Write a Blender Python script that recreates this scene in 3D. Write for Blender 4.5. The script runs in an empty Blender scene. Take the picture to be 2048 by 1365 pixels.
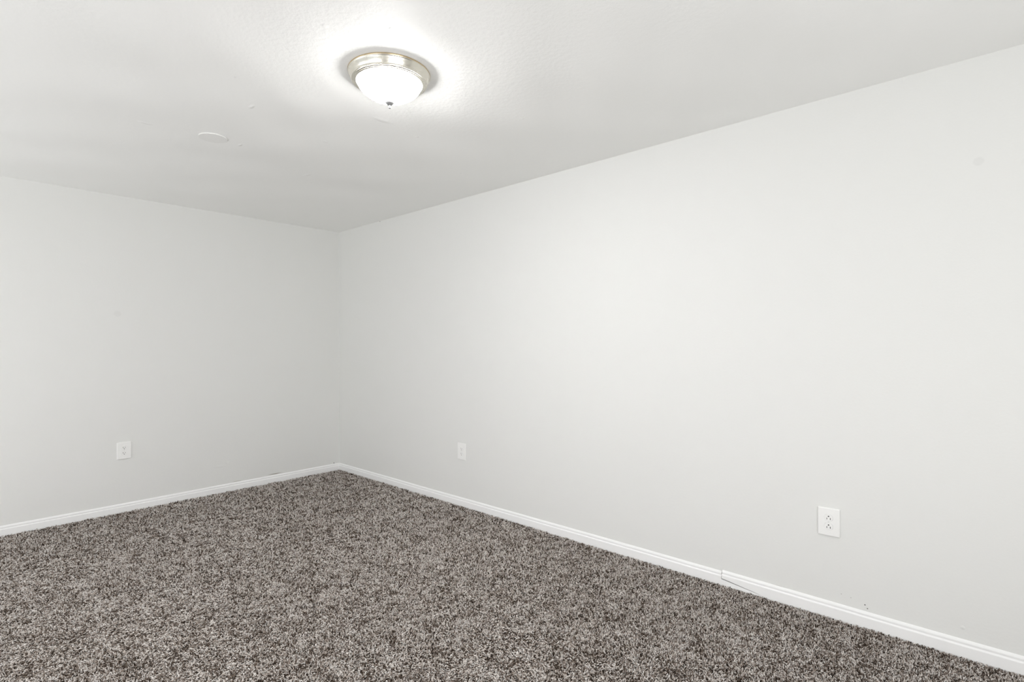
import bpy, bmesh, math, random
import numpy as np
from mathutils import Vector, Matrix

scene = bpy.context.scene
C = scene.collection
random.seed(7)

# ------------------------------------------------------------------ camera
# the room: right wall is the plane y=0, left wall the plane x=0, carpet tips at z=0
CEIL = 2.30
CAM = Vector((4.67893600, -2.68030901, 1.21582027))
YAW = 2.30521425
ROLL = -0.00418916
FPX = 1056.91919
SHY = 5.199
cd = bpy.data.cameras.new('camera')
cam = bpy.data.objects.new('camera', cd)
C.objects.link(cam)
cd.sensor_fit = 'HORIZONTAL'
cd.sensor_width = 36.0
cd.lens = FPX / 2048 * 36.0
cd.shift_y = SHY / 2048
cd.clip_start = 0.02
cam.matrix_world = (Matrix.Translation(CAM)
                    @ Matrix.Rotation(YAW - math.pi / 2, 4, 'Z')
                    @ Matrix.Rotation(math.pi / 2, 4, 'X')
                    @ Matrix.Rotation(ROLL, 4, 'Z'))
scene.camera = cam

# ------------------------------------------------------------------ light and exposure
scene.view_settings.view_transform = 'Standard'
scene.view_settings.look = 'None'
scene.view_settings.exposure = 0.0
scene.view_settings.gamma = 1.0
scene.view_settings.use_curve_mapping = False
scene.cycles.use_denoising = True
scene.cycles.max_bounces = 16
scene.cycles.diffuse_bounces = 12
scene.cycles.sample_clamp_indirect = 6.0

world = bpy.data.worlds.new('overcast_sky')
scene.world = world
world.use_nodes = True
world.node_tree.nodes['Background'].inputs[0].default_value = (0.85, 0.92, 1.0, 1)
world.node_tree.nodes['Background'].inputs[1].default_value = 1.0

LAMP_STRENGTH = 61.0                     # radiance of the lit glass bowl
BACK = -4.6
FAR = 6.5
# made-up openings behind and beside the camera, added for the fill light: along the wall from, to, sill, head
ADDED_OPEN_A = (0.30, 2.10, 0.05, 2.00)         # added opening in the back wall
ADDED_OPEN_B = (2.60, 4.40, 0.05, 2.00)         # added opening in the back wall
ADDED_OPEN_C = (-3.50, -1.50, 0.05, 2.00)       # added opening in the near wall


def fill_light(name, loc, rot, sx, sy, watts):
    ld = bpy.data.lights.new(name, 'AREA')
    ld.shape = 'RECTANGLE'
    ld.size, ld.size_y = sx, sy
    ld.energy = watts
    ld.color = (1.0, 1.0, 1.0)
    lo = bpy.data.objects.new(name, ld)
    C.objects.link(lo)
    lo.location = loc
    lo.rotation_euler = [math.radians(a) for a in rot]


# added fill lights tilted upward, just inside the made-up glass doors
fill_light('added_fill', (1.2, BACK + .30, .62), (125, 0, 0), 1.6, 1.0, 27)
fill_light('added_fill', (3.5, BACK + .42, .62), (135, 0, 0), 1.7, 1.1, 22)
fill_light('added_fill', (FAR - .42, -2.5, .62), (118, 0, 90), 1.9, 1.1, 52)


# ------------------------------------------------------------------ helpers
def newmat(name):
    m = bpy.data.materials.new(name)
    m.use_nodes = True
    return m, m.node_tree, m.node_tree.nodes['Principled BSDF']


def plain(name, col, rough=0.5, metal=0.0, spec=0.5):
    m, nt, b = newmat(name)
    b.inputs['Base Color'].default_value = (*col, 1)
    b.inputs['Roughness'].default_value = rough
    b.inputs['Metallic'].default_value = metal
    b.inputs['Specular IOR Level'].default_value = spec
    return m


def link_mesh(name, verts, faces, mat, parent=None, smooth=False):
    me = bpy.data.meshes.new(name)
    me.from_pydata(verts, [], faces)
    me.materials.append(mat)
    if smooth:
        for p in me.polygons:
            p.use_smooth = True
    o = bpy.data.objects.new(name, me)
    C.objects.link(o)
    if parent:
        o.parent = parent
    return o


def link_bm(name, bm, mat, parent=None, smooth=False):
    bmesh.ops.recalc_face_normals(bm, faces=bm.faces)
    me = bpy.data.meshes.new(name)
    bm.to_mesh(me)
    bm.free()
    me.materials.append(mat)
    if smooth:
        for p in me.polygons:
            p.use_smooth = True
    o = bpy.data.objects.new(name, me)
    C.objects.link(o)
    if parent:
        o.parent = parent
    return o


def box(bm, x0, x1, y0, y1, z0, z1):
    v = [bm.verts.new((x, y, z)) for x in (x0, x1) for y in (y0, y1) for z in (z0, z1)]
    for f in ((0, 1, 3, 2), (4, 6, 7, 5), (0, 4, 5, 1), (2, 3, 7, 6), (0, 2, 6, 4), (1, 5, 7, 3)):
        bm.faces.new([v[i] for i in f])


def lathe(bm, prof, n=96):
    rings = []
    for r, z in prof:
        if r < 1e-6:
            rings.append([bm.verts.new((0, 0, z))])
        else:
            rings.append([bm.verts.new((r * math.cos(2 * math.pi * k / n), r * math.sin(2 * math.pi * k / n), z))
                          for k in range(n)])
    for a, b in zip(rings, rings[1:]):
        for k in range(n):
            j = (k + 1) % n
            if len(a) == 1:
                bm.faces.new((a[0], b[k], b[j]))
            elif len(b) == 1:
                bm.faces.new((a[k], a[j], b[0]))
            else:
                bm.faces.new((a[k], a[j], b[j], b[k]))


def thing(name, label, cat, loc, group=None):
    o = bpy.data.objects.new(name, None)
    o.empty_display_size = 0.05
    C.objects.link(o)
    o.location = loc
    tag(o, label, cat, group)
    return o


def tag(o, label, cat, group=None):
    o['label'] = label
    o['category'] = cat
    if group:
        o['group'] = group


def structure(o, label=None):
    o['kind'] = 'structure'
    if label:
        o['label'] = label
    return o


# ------------------------------------------------------------------ materials
def math_node(nt, op, a, b=None):
    n = nt.nodes.new('ShaderNodeMath')
    n.operation = op
    for i, v in enumerate((a, b)):
        if v is None:
            continue
        if isinstance(v, (int, float)):
            n.inputs[i].default_value = v
        else:
            nt.links.new(v, n.inputs[i])
    return n.outputs[0]


def spot(nt, pos, at, radius, soft=1.0, stretch=(1, 1, 1)):
    """1 inside a round mark at a point of the surface, falling to 0 at its edge"""
    mp = nt.nodes.new('ShaderNodeVectorMath')
    mp.operation = 'SUBTRACT'
    nt.links.new(pos, mp.inputs[0])
    mp.inputs[1].default_value = at
    sc = nt.nodes.new('ShaderNodeVectorMath')
    sc.operation = 'MULTIPLY'
    nt.links.new(mp.outputs[0], sc.inputs[0])
    sc.inputs[1].default_value = stretch
    ln = nt.nodes.new('ShaderNodeVectorMath')
    ln.operation = 'LENGTH'
    nt.links.new(sc.outputs[0], ln.inputs[0])
    mr = nt.nodes.new('ShaderNodeMapRange')
    mr.interpolation_type = 'SMOOTHERSTEP'
    mr.inputs['From Min'].default_value = radius
    mr.inputs['From Max'].default_value = radius * (1 - soft)
    mr.inputs['To Min'].default_value = 0
    mr.inputs['To Max'].default_value = 1
    nt.links.new(ln.outputs['Value'], mr.inputs['Value'])
    return mr.outputs[0]


def painted(name, col, rough, fine, fine_h, marks=(), stains=(), broad_h=0.0, patchy=False):
    """matt wall paint: roller stipple, raised paint chips (marks) and stains of their own shape"""
    m, nt, b = newmat(name)
    tc = nt.nodes.new('ShaderNodeTexCoord')
    pos = tc.outputs['Object']
    nz = nt.nodes.new('ShaderNodeTexNoise')
    nz.inputs['Scale'].default_value = fine
    nz.inputs['Detail'].default_value = 3
    nz.inputs['Roughness'].default_value = 0.55
    nt.links.new(pos, nz.inputs['Vector'])
    h = math_node(nt, 'MULTIPLY', nz.outputs['Fac'], fine_h)
    if patchy:                                    # stipple that was troweled smooth in places
        mr = nt.nodes.new('ShaderNodeMapRange')
        mr.inputs['To Min'].default_value = 0.25
        nt.links.new(spot(nt, pos, (3.25, -2.0, CEIL), 1.5, .75), mr.inputs['Value'])
        h = math_node(nt, 'MULTIPLY', h, mr.outputs[0])
    if broad_h:
        bn = nt.nodes.new('ShaderNodeTexNoise')
        bn.inputs['Scale'].default_value = 2.2
        bn.inputs['Detail'].default_value = 1
        nt.links.new(pos, bn.inputs['Vector'])
        h = math_node(nt, 'ADD', h, math_node(nt, 'MULTIPLY', bn.outputs['Fac'], broad_h))
    for at, r, hh, st in marks:
        h = math_node(nt, 'ADD', h, math_node(nt, 'MULTIPLY', spot(nt, pos, at, r, 1.0, st), hh))
    bp = nt.nodes.new('ShaderNodeBump')
    bp.inputs['Strength'].default_value = 1.0
    bp.inputs['Distance'].default_value = 1.0
    nt.links.new(h, bp.inputs['Height'])
    nt.links.new(bp.outputs['Normal'], b.inputs['Normal'])
    colour = None
    for at, r, soft, st, sc_ in stains:
        mx = nt.nodes.new('ShaderNodeMix')
        mx.data_type = 'RGBA'
        if colour is None:
            mx.inputs['A'].default_value = (*col, 1)
        else:
            nt.links.new(colour, mx.inputs['A'])
        mx.inputs['B'].default_value = (*sc_, 1)
        nt.links.new(spot(nt, pos, at, r, soft, st), mx.inputs['Factor'])
        colour = mx.outputs['Result']
    if colour is None:
        b.inputs['Base Color'].default_value = (*col, 1)
    else:
        nt.links.new(colour, b.inputs['Base Color'])
    b.inputs['Roughness'].default_value = rough
    b.inputs['Specular IOR Level'].default_value = 0.25
    return m


WALLC = (0.783, 0.787, 0.772)
one = (1, 1, 1)
M_right = painted('grey_white_wall_paint', WALLC, 0.6, 90, 0.0004,
                  marks=[((4.60, 0, 0.11), .010, .0015, one)],
                  stains=[((4.651, 0, 1.901), .021, .5, one, (.745, .748, .735)),
                          ((4.78, 0, 1.87), .018, .5, one, (.768, .77, .755)),
                          ((4.282, 0, .0935), .0030, .4, one, (.05, .05, .05)),
                          ((4.291, 0, .0805), .0028, .4, one, (.10, .10, .09)),
                          ((4.195, 0, .113), .0030, .8, one, (.45, .45, .42)),
                          ((4.231, 0, .108), .0030, .8, one, (.5, .5, .47)),
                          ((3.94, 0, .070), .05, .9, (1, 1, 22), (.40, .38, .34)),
                          ((0.697, 0, 2.2985), .008, .6, one, (.35, .34, .31))])
M_left = painted('grey_white_wall_paint', WALLC, 0.6, 90, 0.0004,
                 marks=[((0, -1.074, .22), .03, .0015, (1, .4, 2)), ((0, -1.02, .24), .02, .001, one)],
                 stains=[((0, -1.755, 1.444), .028, .5, one, (.752, .755, .74)),
                         ((0, -.060, .0745), .0075, .5, (1, 1.6, 1), (.03, .03, .03)),
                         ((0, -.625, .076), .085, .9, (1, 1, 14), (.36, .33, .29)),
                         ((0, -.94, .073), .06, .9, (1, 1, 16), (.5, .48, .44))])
M_wall = painted('grey_white_wall_paint', WALLC, 0.6, 90, 0.0004)
cm = [((2.188, -1.686, 0), .035, .003, (1, 2.2, 1)), ((3.01, -1.772, 0), .018, .002, one),
      ((2.414, -1.84, 0), .012, .003, (1, 2, 1)), ((1.614, -1.961, 0), .04, .003, (2, 1, 1)),
      ((3.023, -.764, 0), .012, .002, one), ((2.193, -.399, 0), .018, .002, (1, 2, 1)),
      ((3.161, -1.615, 0), .010, .003, (1, 2, 1)), ((1.668, -1.539, 0), .03, .003, (1, 2.5, 1)),
      ((2.05, -1.25, 0), .02, .002, one),
      ((1.45, -1.05, 0), .05, .003, (1, 2.5, 1)), ((1.30, -.95, 0), .03, .0025, (1, 3, 1)),
      ((2.45, -.95, 0), .016, .002, one), ((2.5, -1.2, 0), .06, .002, (2, .8, 1))]
M_ceil = painted('white_ceiling_paint', (0.915, 0.918, 0.905), 0.6, 55, 0.0024, marks=[((p[0], p[1], CEIL), r, h * 1.2, st) for p, r, h, st in cm], patchy=True)
M_trim = painted('white_trim_paint', (0.90, 0.90, 0.90), 0.38, 60, 0.0002)
M_plastic = plain('white_outlet_plastic', (0.90, 0.90, 0.89), 0.30)
M_dark = plain('dark_slot', (0.012, 0.012, 0.012), 0.7)  # near-black stands in for the shade inside slots and gaps
M_screw = plain('painted_screw', (0.80, 0.80, 0.79), 0.35)
M_cover = plain('white_cover_plastic', (0.86, 0.86, 0.845), 0.6, spec=0.2)
M_back = plain('carpet_backing', (0.06, 0.048, 0.04), 0.95, spec=0.1)


def nickel(name, col, rough):
    m, nt, b = newmat(name)
    tc = nt.nodes.new('ShaderNodeTexCoord')
    nz = nt.nodes.new('ShaderNodeTexNoise')
    nz.inputs['Scale'].default_value = 14
    nt.links.new(tc.outputs['Object'], nz.inputs['Vector'])
    mr = nt.nodes.new('ShaderNodeMapRange')
    mr.inputs['To Min'].default_value = rough * 0.7
    mr.inputs['To Max'].default_value = rough * 1.3
    nt.links.new(nz.outputs['Fac'], mr.inputs['Value'])
    nt.links.new(mr.outputs[0], b.inputs['Roughness'])
    b.inputs['Base Color'].default_value = (*col, 1)
    b.inputs['Metallic'].default_value = 1.0
    return m


M_nickel = nickel('polished_pale_nickel', (0.78, 0.75, 0.67), 0.28)
M_brass = nickel('brass_edge', (0.62, 0.49, 0.30), 0.25)
M_finial = nickel('satin_nickel', (0.30, 0.30, 0.305), 0.45)
M_finial.node_tree.nodes['Principled BSDF'].inputs['Metallic'].default_value = 0.5
M_glass, nt, b = newmat('lit_frosted_glass')
b.inputs['Base Color'].default_value = (0.9, 0.9, 0.88, 1)
b.inputs['Roughness'].default_value = 0.4
b.inputs['Emission Color'].default_value = (1.0, 0.99, 0.97, 1)
# the bulbs hang in the middle of the bowl, so it glows strongest there and less at its rim
tc = nt.nodes.new('ShaderNodeTexCoord')
sp = nt.nodes.new('ShaderNodeSeparateXYZ')
nt.links.new(tc.outputs['Object'], sp.inputs[0])
mr = nt.nodes.new('ShaderNodeMapRange')
mr.interpolation_type = 'SMOOTHSTEP'
mr.inputs['From Min'].default_value = -.105
mr.inputs['From Max'].default_value = -.045
mr.inputs['To Min'].default_value = LAMP_STRENGTH * 2.3
mr.inputs['To Max'].default_value = LAMP_STRENGTH * .36
nt.links.new(sp.outputs['Z'], mr.inputs['Value'])
nt.links.new(mr.outputs[0], b.inputs['Emission Strength'])

# ------------------------------------------------------------------ the room shell
FZ = -0.010                                    # backing of the carpet
bm = bmesh.new(); box(bm, -.1, FAR + .1, BACK - .2, .1, FZ - .1, FZ)
structure(link_bm('floor', bm, M_back))
bm = bmesh.new(); box(bm, -.1, 0, BACK - .2, 0, FZ, CEIL)
structure(link_bm('wall_left', bm, M_left))
bm = bmesh.new(); box(bm, -.1, FAR + .1, 0, .1, FZ, CEIL)
structure(link_bm('wall_right', bm, M_right))
bm = bmesh.new()
box(bm, FAR, FAR + .1, BACK - .2, ADDED_OPEN_C[0], FZ, CEIL)
box(bm, FAR, FAR + .1, ADDED_OPEN_C[1], 0, FZ, CEIL)
box(bm, FAR, FAR + .1, ADDED_OPEN_C[0], ADDED_OPEN_C[1], FZ, ADDED_OPEN_C[2])
box(bm, FAR, FAR + .1, ADDED_OPEN_C[0], ADDED_OPEN_C[1], ADDED_OPEN_C[3], CEIL)
structure(link_bm('wall_near', bm, M_wall))
bm = bmesh.new()
xs_ = [0, ADDED_OPEN_A[0], ADDED_OPEN_A[1], ADDED_OPEN_B[0], ADDED_OPEN_B[1], FAR]
for a, b_ in ((0, 1), (2, 3), (4, 5)):
    box(bm, xs_[a], xs_[b_], BACK - .2, BACK, FZ, CEIL)
for w in (ADDED_OPEN_A, ADDED_OPEN_B):
    box(bm, w[0], w[1], BACK - .2, BACK, FZ, w[2])
    box(bm, w[0], w[1], BACK - .2, BACK, w[3], CEIL)
structure(link_bm('wall_back', bm, M_wall))

# ceiling: drywall that sags a little between its joists
nx, ny = 150, 108
gx = np.linspace(0, FAR, nx)
gy = np.linspace(BACK, 0, ny)
X, Y = np.meshgrid(gx, gy, indexing='ij')
sag = 3.0 * (0.0022 * np.sin(2 * np.pi * (X * 0.82 + Y * 0.25) + 0.6) * np.sin(2 * np.pi * (Y * 0.33) + 1.1)
       + 0.0014 * np.sin(2 * np.pi * (X * 1.55 - Y * 0.5) + 2.0) * np.cos(2 * np.pi * Y * 0.7)
       + 0.0008 * np.sin(2 * np.pi * (X * 2.3 + Y * 1.7)))
edge = np.clip(np.minimum.reduce([X, -Y, FAR - X, Y - BACK]) / 0.25, 0, 1)
lampd = np.clip((np.hypot(X - 2.8975, Y + 1.433) - .17) / .25, 0, 1)
coverd = np.clip((np.hypot(X - 1.68, Y + 1.68) - .08) / .2, 0, 1)
Z = CEIL + sag * edge * edge * (3 - 2 * edge) * lampd * coverd
vs = np.stack([X, Y, Z], -1).reshape(-1, 3)
fs = [(i * ny + j, i * ny + j + 1, (i + 1) * ny + j + 1, (i + 1) * ny + j)
      for i in range(nx - 1) for j in range(ny - 1)]
nv = len(vs)
vs = np.concatenate([vs, [(-.1, BACK - .2, CEIL + .1), (-.1, .1, CEIL + .1), (FAR + .1, .1, CEIL + .1), (FAR + .1, BACK - .2, CEIL + .1),
                          (-.1, BACK - .2, CEIL), (-.1, .1, CEIL), (FAR + .1, .1, CEIL), (FAR + .1, BACK - .2, CEIL)]])
fs += [(nv, nv + 1, nv + 2, nv + 3), (nv, nv + 4, nv + 5, nv + 1), (nv + 1, nv + 5, nv + 6, nv + 2),
       (nv + 2, nv + 6, nv + 7, nv + 3), (nv + 3, nv + 7, nv + 4, nv)]
ceil_o = structure(link_mesh('ceiling', vs.tolist(), fs, M_ceil, smooth=True))

# unseen glass doors behind the camera, added to go with the fill lights
M_pane, nt, b = newmat('added_pane_glass')
b.inputs['Transmission Weight'].default_value = 1.0
b.inputs['Roughness'].default_value = 0.0


def glazing(name, w, axis):
    a0, a1, z0, z1 = w
    t, mid = .05, (w[0] + w[1]) / 2

    def bb(bm, p, q, d0, d1, za, zb):
        if axis == 'x':
            box(bm, p, q, BACK - d1, BACK - d0, za, zb)
        else:
            box(bm, FAR + d0, FAR + d1, p, q, za, zb)
    fr = bmesh.new()
    bb(fr, a0, a0 + t, .02, .09, z0, z1)
    bb(fr, a1 - t, a1, .02, .09, z0, z1)
    bb(fr, a0 + t, a1 - t, .02, .09, z0, z0 + t)
    bb(fr, a0 + t, a1 - t, .02, .09, z1 - t, z1)
    bb(fr, mid - .025, mid + .025, .03, .08, z0 + t, z1 - t)
    o = structure(link_bm(name, fr, M_trim))
    for p, q in ((a0 + t, mid - .025), (mid + .025, a1 - t)):
        gb = bmesh.new()
        bb(gb, p, q, .052, .058, z0 + t, z1 - t)
        link_bm('added_pane', gb, M_pane, o)


glazing('added_door_1', ADDED_OPEN_A, 'x')
glazing('added_door_2', ADDED_OPEN_B, 'x')
glazing('added_door_3', ADDED_OPEN_C, 'y')

# ------------------------------------------------------------------ baseboards
# (distance from the wall, height) of the moulded board, from the floor up
BT = 0.012
BH = 0.0665
PROF = [(BT, None), (BT, .0425), (BT - .0008, .0440), (BT - .0045, .0475), (BT - .0050, .0482), (BT - .0050, .0515),
        (BT - .0038, .0535), (BT - .0040, .0575), (BT - .0056, .0610), (BT - .0080, .0640), (.0012, .0663), (0, BH)]


def baseboard(stations, along):
    """stations: (s, rise, proud, bottom) along the wall; along='x' right wall, 'y' left wall"""
    vs, fs = [], []
    n = len(PROF)
    for s, rise, proud, bottom in stations:
        ring = [(0, bottom)] + [(d + proud if d > 0 else 0, bottom if z is None else max(z + rise, bottom)) for d, z in PROF]
        for d, z in ring:
            vs.append((s, -d, z) if along == 'x' else (d, -s, z))
    k = n + 1
    for i in range(len(stations) - 1):
        for j in range(k):
            a, b_ = i * k + j, i * k + (j + 1) % k
            fs.append((a, b_, b_ + k, a + k))
    fs.append(tuple(range(k)))
    fs.append(tuple(reversed(range((len(stations) - 1) * k, len(stations) * k))))
    return vs, fs


def board(name, stations, along):
    vs, fs = baseboard(stations, along)
    bm = bmesh.new()
    bv = [bm.verts.new(v) for v in vs]
    for f in fs:
        bm.faces.new([bv[i] for i in f])
    return structure(link_bm(name, bm, M_trim))


def wave(s, seed, amp=.0009):
    return amp * math.sin(s * 2.1 + seed) + amp * .5 * math.sin(s * 5.3 + seed * 2)


def run(a, b_, step, f):
    n = max(2, int((b_ - a) / step) + 1)
    return [f(a + (b_ - a) * i / (n - 1)) for i in range(n)]


o = board('baseboard_left', run(0.0, -BACK, .1, lambda s: (s, wave(s, 1.0) if s > .05 else 0, 0, FZ)), 'y')
o['label'] = 'white moulded baseboard along the left wall'
o = board('baseboard_right', run(BT, 3.6772, .1, lambda s: (s, wave(s, 2.0), 0, FZ)), 'x')
o['label'] = 'white moulded baseboard from the corner to the cracked joint on the right wall'


def lifted(s):
    u = min(1, max(0, (s - 3.679) / .32))
    bottom = .0345 - .0465 * u if u < 1 else FZ
    return (s, .0062 * (1 - min(1, (s - 3.679) / .7)), .0004 * (1 - u), bottom)


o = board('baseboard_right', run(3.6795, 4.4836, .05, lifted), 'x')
o.data.materials.append(plain('crack_shade_brown', (0.07, 0.05, 0.035), 0.9, spec=0.1))  # dark brown painted in as shade on the crack's inner faces
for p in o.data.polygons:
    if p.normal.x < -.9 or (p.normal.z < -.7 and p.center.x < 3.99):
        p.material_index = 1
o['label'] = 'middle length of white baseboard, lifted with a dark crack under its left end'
o = board('baseboard_right', run(4.48375, FAR, .1, lambda s: (s, -.0008 + wave(s, 4.0, .0005), 0, FZ)), 'x')
o['label'] = 'nearest length of white baseboard at the bottom right'
# filler strip under the lifted end
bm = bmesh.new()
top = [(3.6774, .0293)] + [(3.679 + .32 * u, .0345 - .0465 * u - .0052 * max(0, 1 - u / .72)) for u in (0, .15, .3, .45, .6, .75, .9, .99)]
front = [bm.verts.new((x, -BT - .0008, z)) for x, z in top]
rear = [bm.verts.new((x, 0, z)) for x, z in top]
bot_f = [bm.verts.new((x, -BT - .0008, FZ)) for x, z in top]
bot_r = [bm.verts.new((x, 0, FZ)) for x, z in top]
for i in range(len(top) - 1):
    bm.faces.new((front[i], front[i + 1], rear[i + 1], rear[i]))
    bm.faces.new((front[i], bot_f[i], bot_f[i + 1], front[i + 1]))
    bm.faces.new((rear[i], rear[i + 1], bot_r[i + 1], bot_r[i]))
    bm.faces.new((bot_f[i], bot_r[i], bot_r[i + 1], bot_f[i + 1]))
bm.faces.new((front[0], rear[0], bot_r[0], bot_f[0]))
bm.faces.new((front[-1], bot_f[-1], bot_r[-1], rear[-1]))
M_crack = plain('crack_shade_brown', (0.07, 0.05, 0.035), 0.9, spec=0.1)
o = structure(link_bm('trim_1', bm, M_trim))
o.data.materials.append(M_crack)
for p in o.data.polygons:                      # top edge and left end darkened to stand in for the crack's shade
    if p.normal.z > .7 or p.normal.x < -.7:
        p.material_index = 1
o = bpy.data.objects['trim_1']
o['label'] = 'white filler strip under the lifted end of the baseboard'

# ------------------------------------------------------------------ wall outlets
def round_rect(w, h, r, n=6):
    pts = []
    for cx, cy, a0 in ((w / 2 - r, h / 2 - r, 0), (-w / 2 + r, h / 2 - r, 90), (-w / 2 + r, -h / 2 + r, 180), (w / 2 - r, -h / 2 + r, 270)):
        for k in range(n + 1):
            a = math.radians(a0 + 90 * k / n)
            pts.append((cx + r * math.cos(a), cy + r * math.sin(a)))
    return pts


def face_outline(rad, flat, cy=0, n=14):
    """circle with flattened top and bottom"""
    a0 = math.asin(flat / rad)
    pts = [(rad * math.cos(a0 * (2 * k / n - 1)), cy + rad * math.sin(a0 * (2 * k / n - 1))) for k in range(n + 1)]
    pts += [(-x, 2 * cy - y) for x, y in pts]
    return pts


def ring_of(bm, pts, z):
    return [bm.verts.new((x, y, z)) for x, y in pts]


def strip(bm, a, b):
    for k in range(len(a)):
        j = (k + 1) % len(a)
        bm.faces.new((a[k], a[j], b[j], b[k]))


def fill_between(bm, rings):
    es = []
    for r in rings:
        for k in range(len(r)):
            e = bm.edges.get((r[k], r[(k + 1) % len(r)])) or bm.edges.new((r[k], r[(k + 1) % len(r)]))
            es.append(e)
    bmesh.ops.triangle_fill(bm, use_beauty=True, use_dissolve=False, edges=es)


PW, PH = 0.0865, 0.1235
SP = 0.0191                                  # receptacle centres above and below the middle


def make_outlet(label):
    """local z points out of the wall, y up, ground holes below the slots"""
    t = thing('wall_outlet', label, 'outlet', (0, 0, 0), 'white duplex outlets on the walls')
    bm = bmesh.new()
    rings = []
    for ins, z, r in ((.0020, 0, .002), (.0020, .0010, .002), (0, .0016, .003), (0, .0042, .003), (.0006, .0056, .0034), (.0018, .0066, .004), (.0045, .0073, .005)):
        rings.append(ring_of(bm, round_rect(PW - 2 * ins, PH - 2 * ins, r), z))
    for a, b_ in zip(rings, rings[1:]):
        strip(bm, a, b_)
    inner = []
    for cy in (SP, -SP):
        o_ = face_outline(.01755, .01445, cy)
        a, b_ = ring_of(bm, o_, .0073), ring_of(bm, o_, .001)
        strip(bm, a, b_)
        inner.append(a)
    fill_between(bm, [rings[-1]] + inner)
    link_bm('cover_plate', bm, M_plastic, t)
    bm = bmesh.new()                          # dark sheet put in for the shade in the gap around the receptacles
    for cy in (SP, -SP):
        a = ring_of(bm, face_outline(.01755, .01445, cy), .0012)
        bm.faces.new(a)
    link_bm('gap_shade', bm, M_dark, t)['label'] = 'dark sheet for the shade around the receptacles'
    for cy in (SP, -SP):
        bm = bmesh.new()
        r0 = ring_of(bm, face_outline(.0172, .0141, cy), .0013)
        r1 = ring_of(bm, face_outline(.0172, .0141, cy), .0086)
        r2 = ring_of(bm, face_outline(.0166, .0135, cy), .0092)
        strip(bm, r0, r1); strip(bm, r1, r2)
        holes2d = [[(x - w / 2, cy + .0042 - h / 2), (x + w / 2, cy + .0042 - h / 2), (x + w / 2, cy + .0042 + h / 2), (x - w / 2, cy + .0042 + h / 2)]
                   for x, w, h in ((-.0064, .0025, .0092), (.0064, .0023, .0078))]
        gr = [(.0029 * math.cos(a), cy - .0062 + .0029 * math.sin(a)) for a in [math.radians(-180 + 180 * k / 8) for k in range(9)]]
        gr += [(.0029, cy - .0042), (-.0029, cy - .0042)]
        holes2d.append(gr)
        inner = []
        for hp in holes2d:
            a, b_ = ring_of(bm, hp, .0092), ring_of(bm, hp, .0052)
            strip(bm, a, b_)
            inner.append(a)
        fill_between(bm, [r2] + inner)
        rc = link_bm('receptacle', bm, M_plastic, t)
        for hp, nm in zip(holes2d, ('slot', 'slot', 'ground_hole')):
            bm = bmesh.new()
            a = ring_of(bm, hp, .0053)
            b_ = ring_of(bm, hp, .0080)
            bm.faces.new(a); strip(bm, a, b_)
            for v in bm.verts:                 # sit just inside the hole walls
                c0 = Vector((sum(p[0] for p in hp) / len(hp), sum(p[1] for p in hp) / len(hp), v.co.z))
                v.co = c0 + (v.co - c0) * .97
            link_bm(nm, bm, M_dark, rc)['label'] = 'dark opening'
    bm = bmesh.new()
    lathe(bm, [(.0030, .0070), (.0030, .0076), (.0024, .0082), (0, .0084)], 20)
    link_bm('screw', bm, M_screw, t)
    return t


def copy_tree(o, parent=None):
    c = o.copy()
    C.objects.link(c)
    if parent:
        c.parent = parent
    for ch in [x for x in bpy.data.objects if x.parent == o]:
        copy_tree(ch, c)
    return c


outlet = make_outlet('white duplex outlet on the left wall, the only one there')
spots = [((0.0002, -1.720, .449), 'L', 0, 'white duplex outlet on the left wall, the only one there'),
         ((1.752, -.0002, .411), 'R', 0, 'small distant white duplex outlet on the right wall near the corner'),
         ((4.149, -.0002, .4195), 'R', 180, 'large near white duplex outlet on the right wall, ground holes on top')]
for i, (loc, wall, spin, label) in enumerate(spots):
    o = outlet if i == 0 else copy_tree(outlet)
    o['label'] = label
    n = Vector((1, 0, 0)) if wall == 'L' else Vector((0, -1, 0))
    up = Vector((0, 0, 1))
    rm = Matrix((up.cross(n), up, n)).transposed()
    o.matrix_world = Matrix.Translation(loc) @ rm.to_4x4() @ Matrix.Rotation(math.radians(spin), 4, 'Z')

# ------------------------------------------------------------------ ceiling lamp
LX, LY = 2.8975, -1.433
lamp = thing('ceiling_lamp', 'lit round flush ceiling lamp with nickel rim, white glass bowl and finial', 'lamp', (LX, LY, CEIL))
bm = bmesh.new()
lathe(bm, [(.05, 0), (.1560, 0), (.1605, -.0008), (.1620, -.0030), (.1606, -.0050)], 128)
e = link_bm('rim_edge', bm, M_brass, lamp, smooth=True); e['label'] = 'thin brassy edge'
bm = bmesh.new()
lathe(bm, [(.1606, -.0050), (.1612, -.0062), (.1606, -.0080), (.1590, -.0090), (.1583, -.0100), (.1560, -.0170), (.1515, -.0265), (.1490, -.0300),
           (.1482, -.0320), (.1478, -.0335), (.1482, -.0350), (.1470, -.0368), (.1440, -.0372), (.1425, -.0366),
           (.1412, -.0380), (.1380, -.0395), (.1360, -.0390), (.1345, -.0400), (.1315, -.0415), (.1290, -.0410), (.1280, -.0380), (.1280, -.0300)], 128)
link_bm('lamp_pan', bm, M_nickel, lamp, smooth=True)
R0, Z0, DR = .1275, -.0340, .077
prof = []
for k in range(25):
    a = math.radians(90 * k / 24)
    prof.append((R0 * math.cos(a) ** 1.2 if k < 24 else 0, Z0 - DR * math.sin(a) ** 1.05))
bm = bmesh.new()
lathe(bm, prof, 96)
link_bm('glass_bowl', bm, M_glass, lamp, smooth=True)
zb = Z0 - DR
bm = bmesh.new()
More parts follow.
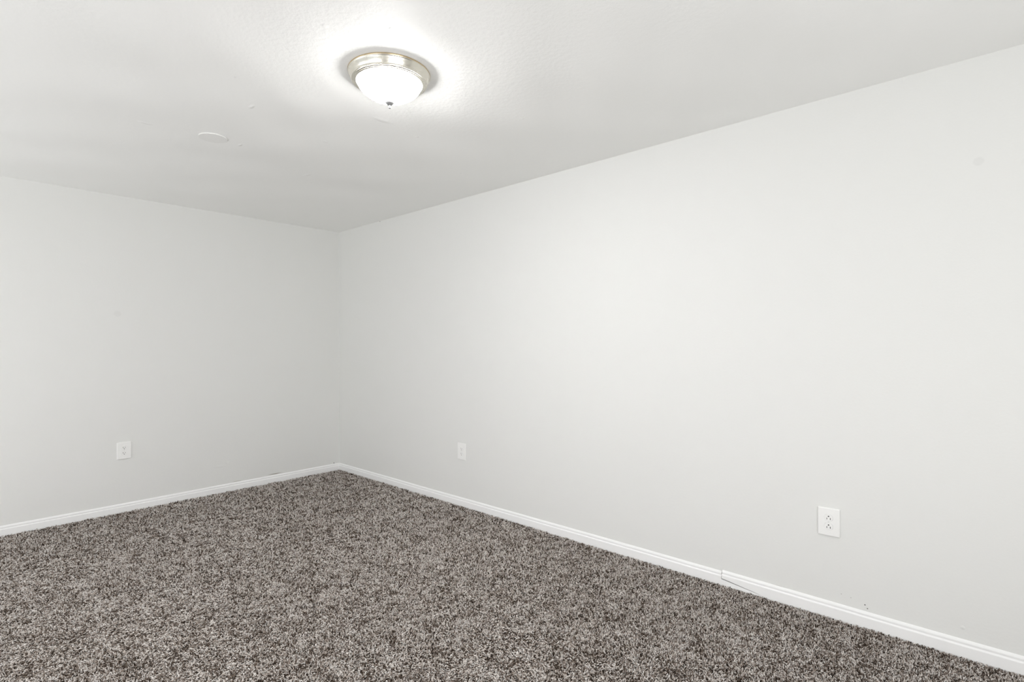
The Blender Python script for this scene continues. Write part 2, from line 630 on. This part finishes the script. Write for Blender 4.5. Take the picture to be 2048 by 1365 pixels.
lathe(bm, [(0, zb + .004), (.0150, zb + .004), (.0195, zb + .0015), (.0204, zb - .0015), (.0192, zb - .0045), (.0160, zb - .0085), (.0110, zb - .0120), (.0065, zb - .0140),
           (.0040, zb - .0155), (.0032, zb - .0180), (.0048, zb - .0205), (.0057, zb - .0232), (.0048, zb - .0262), (.0025, zb - .0284), (0, zb - .0290)], 40)
link_bm('finial', bm, M_finial, lamp, smooth=True)

# ------------------------------------------------------------------ blank round cover on the ceiling
bm = bmesh.new()
lathe(bm, [(0, 0), (.0660, 0), (.0664, -.0045), (.0660, -.0052), (.0652, -.0056), (.0648, -.0057), (0, -.0057)], 80)
cov = link_bm('ceiling_cover_plate', bm, M_cover)
cov.location = (1.675, -1.675, CEIL)
tag(cov, 'flat white round blank cover plate on the ceiling', 'cover plate')
for p in cov.data.polygons:                    # smooth rim, flat face
    p.use_smooth = abs(p.normal.z) < .95

# ------------------------------------------------------------------ carpet pile
rng = np.random.default_rng(11)


def value_noise(x, y, cell, seed):
    r = np.random.default_rng(seed)
    g = r.random((64, 64))
    u, v = x / cell + 20, y / cell + 40
    i, j = np.floor(u).astype(int), np.floor(v).astype(int)
    fu, fv = u - i, v - j
    fu, fv = fu * fu * (3 - 2 * fu), fv * fv * (3 - 2 * fv)
    i %= 64; j %= 64
    i2, j2 = (i + 1) % 64, (j + 1) % 64
    return (g[i, j] * (1 - fu) + g[i2, j] * fu) * (1 - fv) + (g[i, j2] * (1 - fu) + g[i2, j2] * fu) * fv


def scatter(pitch):
    m = BT + .003
    xs = np.arange(m, FAR - .003, pitch)
    ys = np.arange(BACK + .003, -m, pitch)
    PX, PY = np.meshgrid(xs, ys, indexing='ij')
    PX = (PX + (rng.random(PX.shape) - .5) * pitch * 1.1).ravel()
    PY = (PY + (rng.random(PY.shape) - .5) * pitch * 1.1).ravel()
    return np.clip(PX, m, FAR - .003), np.clip(PY, BACK + .003, -m)


def view_depth(x, y):
    dx, dy = x - CAM.x, y - CAM.y
    depth = dx * math.cos(YAW) + dy * math.sin(YAW)
    side = dx * math.sin(YAW) - dy * math.cos(YAW)
    out = np.maximum(0, np.maximum(1.2 - depth, np.abs(side) - depth * 1.0 - .6))   # how far outside the view
    return depth, out


# fine tufts near the viewer, gradually coarser with distance, coarse where the photo cannot see
fx, fy = scatter(0.0046)
dep, outside = view_depth(fx, fy)
grow = np.clip(1 + (dep - 2.4) * .32, 1, 1.6) + np.clip(outside * 2.4, 0, 2.0)
k = rng.random(len(fx)) < 1 / grow ** 2
px, py, size = fx[k], fy[k], grow[k]
N = len(px)
# direction the pile was brushed: broad swathes from walking and vacuuming
ang = -.75 + 4.2 * (value_noise(px, py, .55, 3) - .5) + 3.2 * (value_noise(px, py, .19, 4) - .5)   # nap runs away from the far corner
swathe = value_noise(px, py, .33, 5) * .6 + value_noise(px, py, .11, 6) * .4
# trodden flat out in the room, standing upright along the walls
trod = np.clip((np.minimum(px, -py) - .05) / 1.5, 0, 1)
trod = trod * trod * (3 - 2 * trod)
lean = .35 + .55 * trod + 2.3 * (swathe - .42) * (.4 + .6 * trod) + .42 * rng.standard_normal(N)
lean = np.clip(lean, 0, 2.0)
ang = ang + rng.normal(0, 1.7, N)
L = (.0108 + .0048 * rng.random(N)) * np.clip(size ** .7, 1, 1.5)
rad = (.00130 + .0008 * rng.random(N)) * size
S, Rg = 3, 3
tt = np.array([0, .5, 1.0])
wr = np.array([.85, 1.1, .8])
curl = rng.normal(0, 1.9, N)
pts = np.zeros((N, Rg, 3))
a = ang.copy()
th = np.clip(lean * .6, 0, 1.1)
cur = np.stack([px, py, np.full(N, FZ + .0005)], -1)
pts[:, 0] = cur
for q in range(1, Rg):
    seg = L * (tt[q] - tt[q - 1])
    cur = cur + np.stack([np.sin(th) * np.cos(a), np.sin(th) * np.sin(a), np.cos(th)], -1) * seg[:, None]
    pts[:, q] = cur
    th = np.clip(th + .55 + lean * .5 + .45 * rng.standard_normal(N), -.2, 1.9)
    a = a + curl * .6
# keep the tips off the walls
m_ = BT + .0012
pts[:, :, 0] = np.clip(pts[:, :, 0], m_, FAR - .002)
pts[:, :, 1] = np.clip(pts[:, :, 1], BACK + .002, -m_)
tang = np.zeros_like(pts)
tang[:, 1:-1] = pts[:, 2:] - pts[:, :-2]
tang[:, 0] = pts[:, 1] - pts[:, 0]
tang[:, -1] = pts[:, -1] - pts[:, -2]
tang /= np.linalg.norm(tang, axis=-1, keepdims=True) + 1e-9
ref = np.stack([-np.sin(ang), np.cos(ang), np.zeros(N)], -1)[:, None, :]
n1 = ref - tang * np.sum(ref * tang, -1, keepdims=True)
n1 /= np.linalg.norm(n1, axis=-1, keepdims=True) + 1e-9
n2 = np.cross(tang, n1)
ph = rng.random(N) * 6.28
V = np.zeros((N, Rg, S, 3), np.float32)
for s in range(S):
    w = ph[:, None] + 2 * np.pi * s / S + tt[None, :] * 1.6
    off = n1 * np.cos(w)[..., None] + n2 * np.sin(w)[..., None]
    V[:, :, s] = pts + off * (rad[:, None] * wr[None, :])[..., None]
np.clip(V[..., 0], BT + .0003, FAR - .001, out=V[..., 0])
np.clip(V[..., 1], BACK + .001, -BT - .0003, out=V[..., 1])
quad = []
for q in range(Rg - 1):
    for s in range(S):
        s2 = (s + 1) % S
        quad.append((q * S + s, q * S + s2, (q + 1) * S + s2, (q + 1) * S + s))
quad = np.array(quad, np.int32)
cap = np.array([(Rg - 1) * S + s for s in range(S)], np.int32)
base = (np.arange(N, dtype=np.int32) * (Rg * S))[:, None]
loops = np.concatenate([base + quad.ravel()[None, :], base + cap[None, :]], 1)      # per tuft: quads then the tip
nq = len(quad)
cnt = np.tile(np.array([4] * nq + [3], np.int32), N)
start = np.concatenate([[0], np.cumsum(cnt)[:-1]]).astype(np.int32)
me = bpy.data.meshes.new('carpet_pile')
me.vertices.add(N * Rg * S)
me.vertices.foreach_set('co', V.ravel())
me.loops.add(loops.size)
me.loops.foreach_set('vertex_index', loops.ravel().astype(np.int32))
me.polygons.add(len(cnt))
me.polygons.foreach_set('loop_start', start)
me.polygons.foreach_set('use_smooth', np.ones(len(cnt), bool))
me.update(calc_edges=True)
# yarn colour: every tuft is spun from one of a few heathered shades
clump = (value_noise(px, py, .0056, 21) + .5 * value_noise(px + 3.3, py + 1.7, .034, 22) - .75) * .75
yarn = np.clip(.585 + clump + .34 * rng.standard_normal(N), 0, 1)
at = me.attributes.new('yarn', 'FLOAT', 'POINT')
at.data.foreach_set('value', np.repeat(yarn, Rg * S).astype(np.float32))
M_pile, nt, b = newmat('heathered_carpet_yarn')
an = nt.nodes.new('ShaderNodeAttribute')
an.attribute_name = 'yarn'
cr = nt.nodes.new('ShaderNodeValToRGB')
els = cr.color_ramp.elements
els[0].position = 0.0; els[0].color = (.050, .035, .025, 1)
els[1].position = 1.0; els[1].color = (.93, .88, .85, 1)
for pz, cc in ((.28, (.155, .114, .087, 1)), (.5, (.45, .38, .333, 1)), (.75, (.75, .685, .64, 1))):
    e = els.new(pz); e.color = cc
nt.links.new(an.outputs['Fac'], cr.inputs['Fac'])
nt.links.new(cr.outputs['Color'], b.inputs['Base Color'])
b.inputs['Roughness'].default_value = 0.8
b.inputs['Specular IOR Level'].default_value = 0.2
me.materials.append(M_pile)
pile = bpy.data.objects.new('carpet_pile', me)
C.objects.link(pile)
pile['kind'] = 'stuff'
del V, loops, pts, tang, n1, n2, cnt, start, base, off, fx, fy, k, dep, outside, grow, yarn, clump, swathe
tag(pile, 'heathered grey brown frieze carpet pile covering the whole floor', 'carpet')
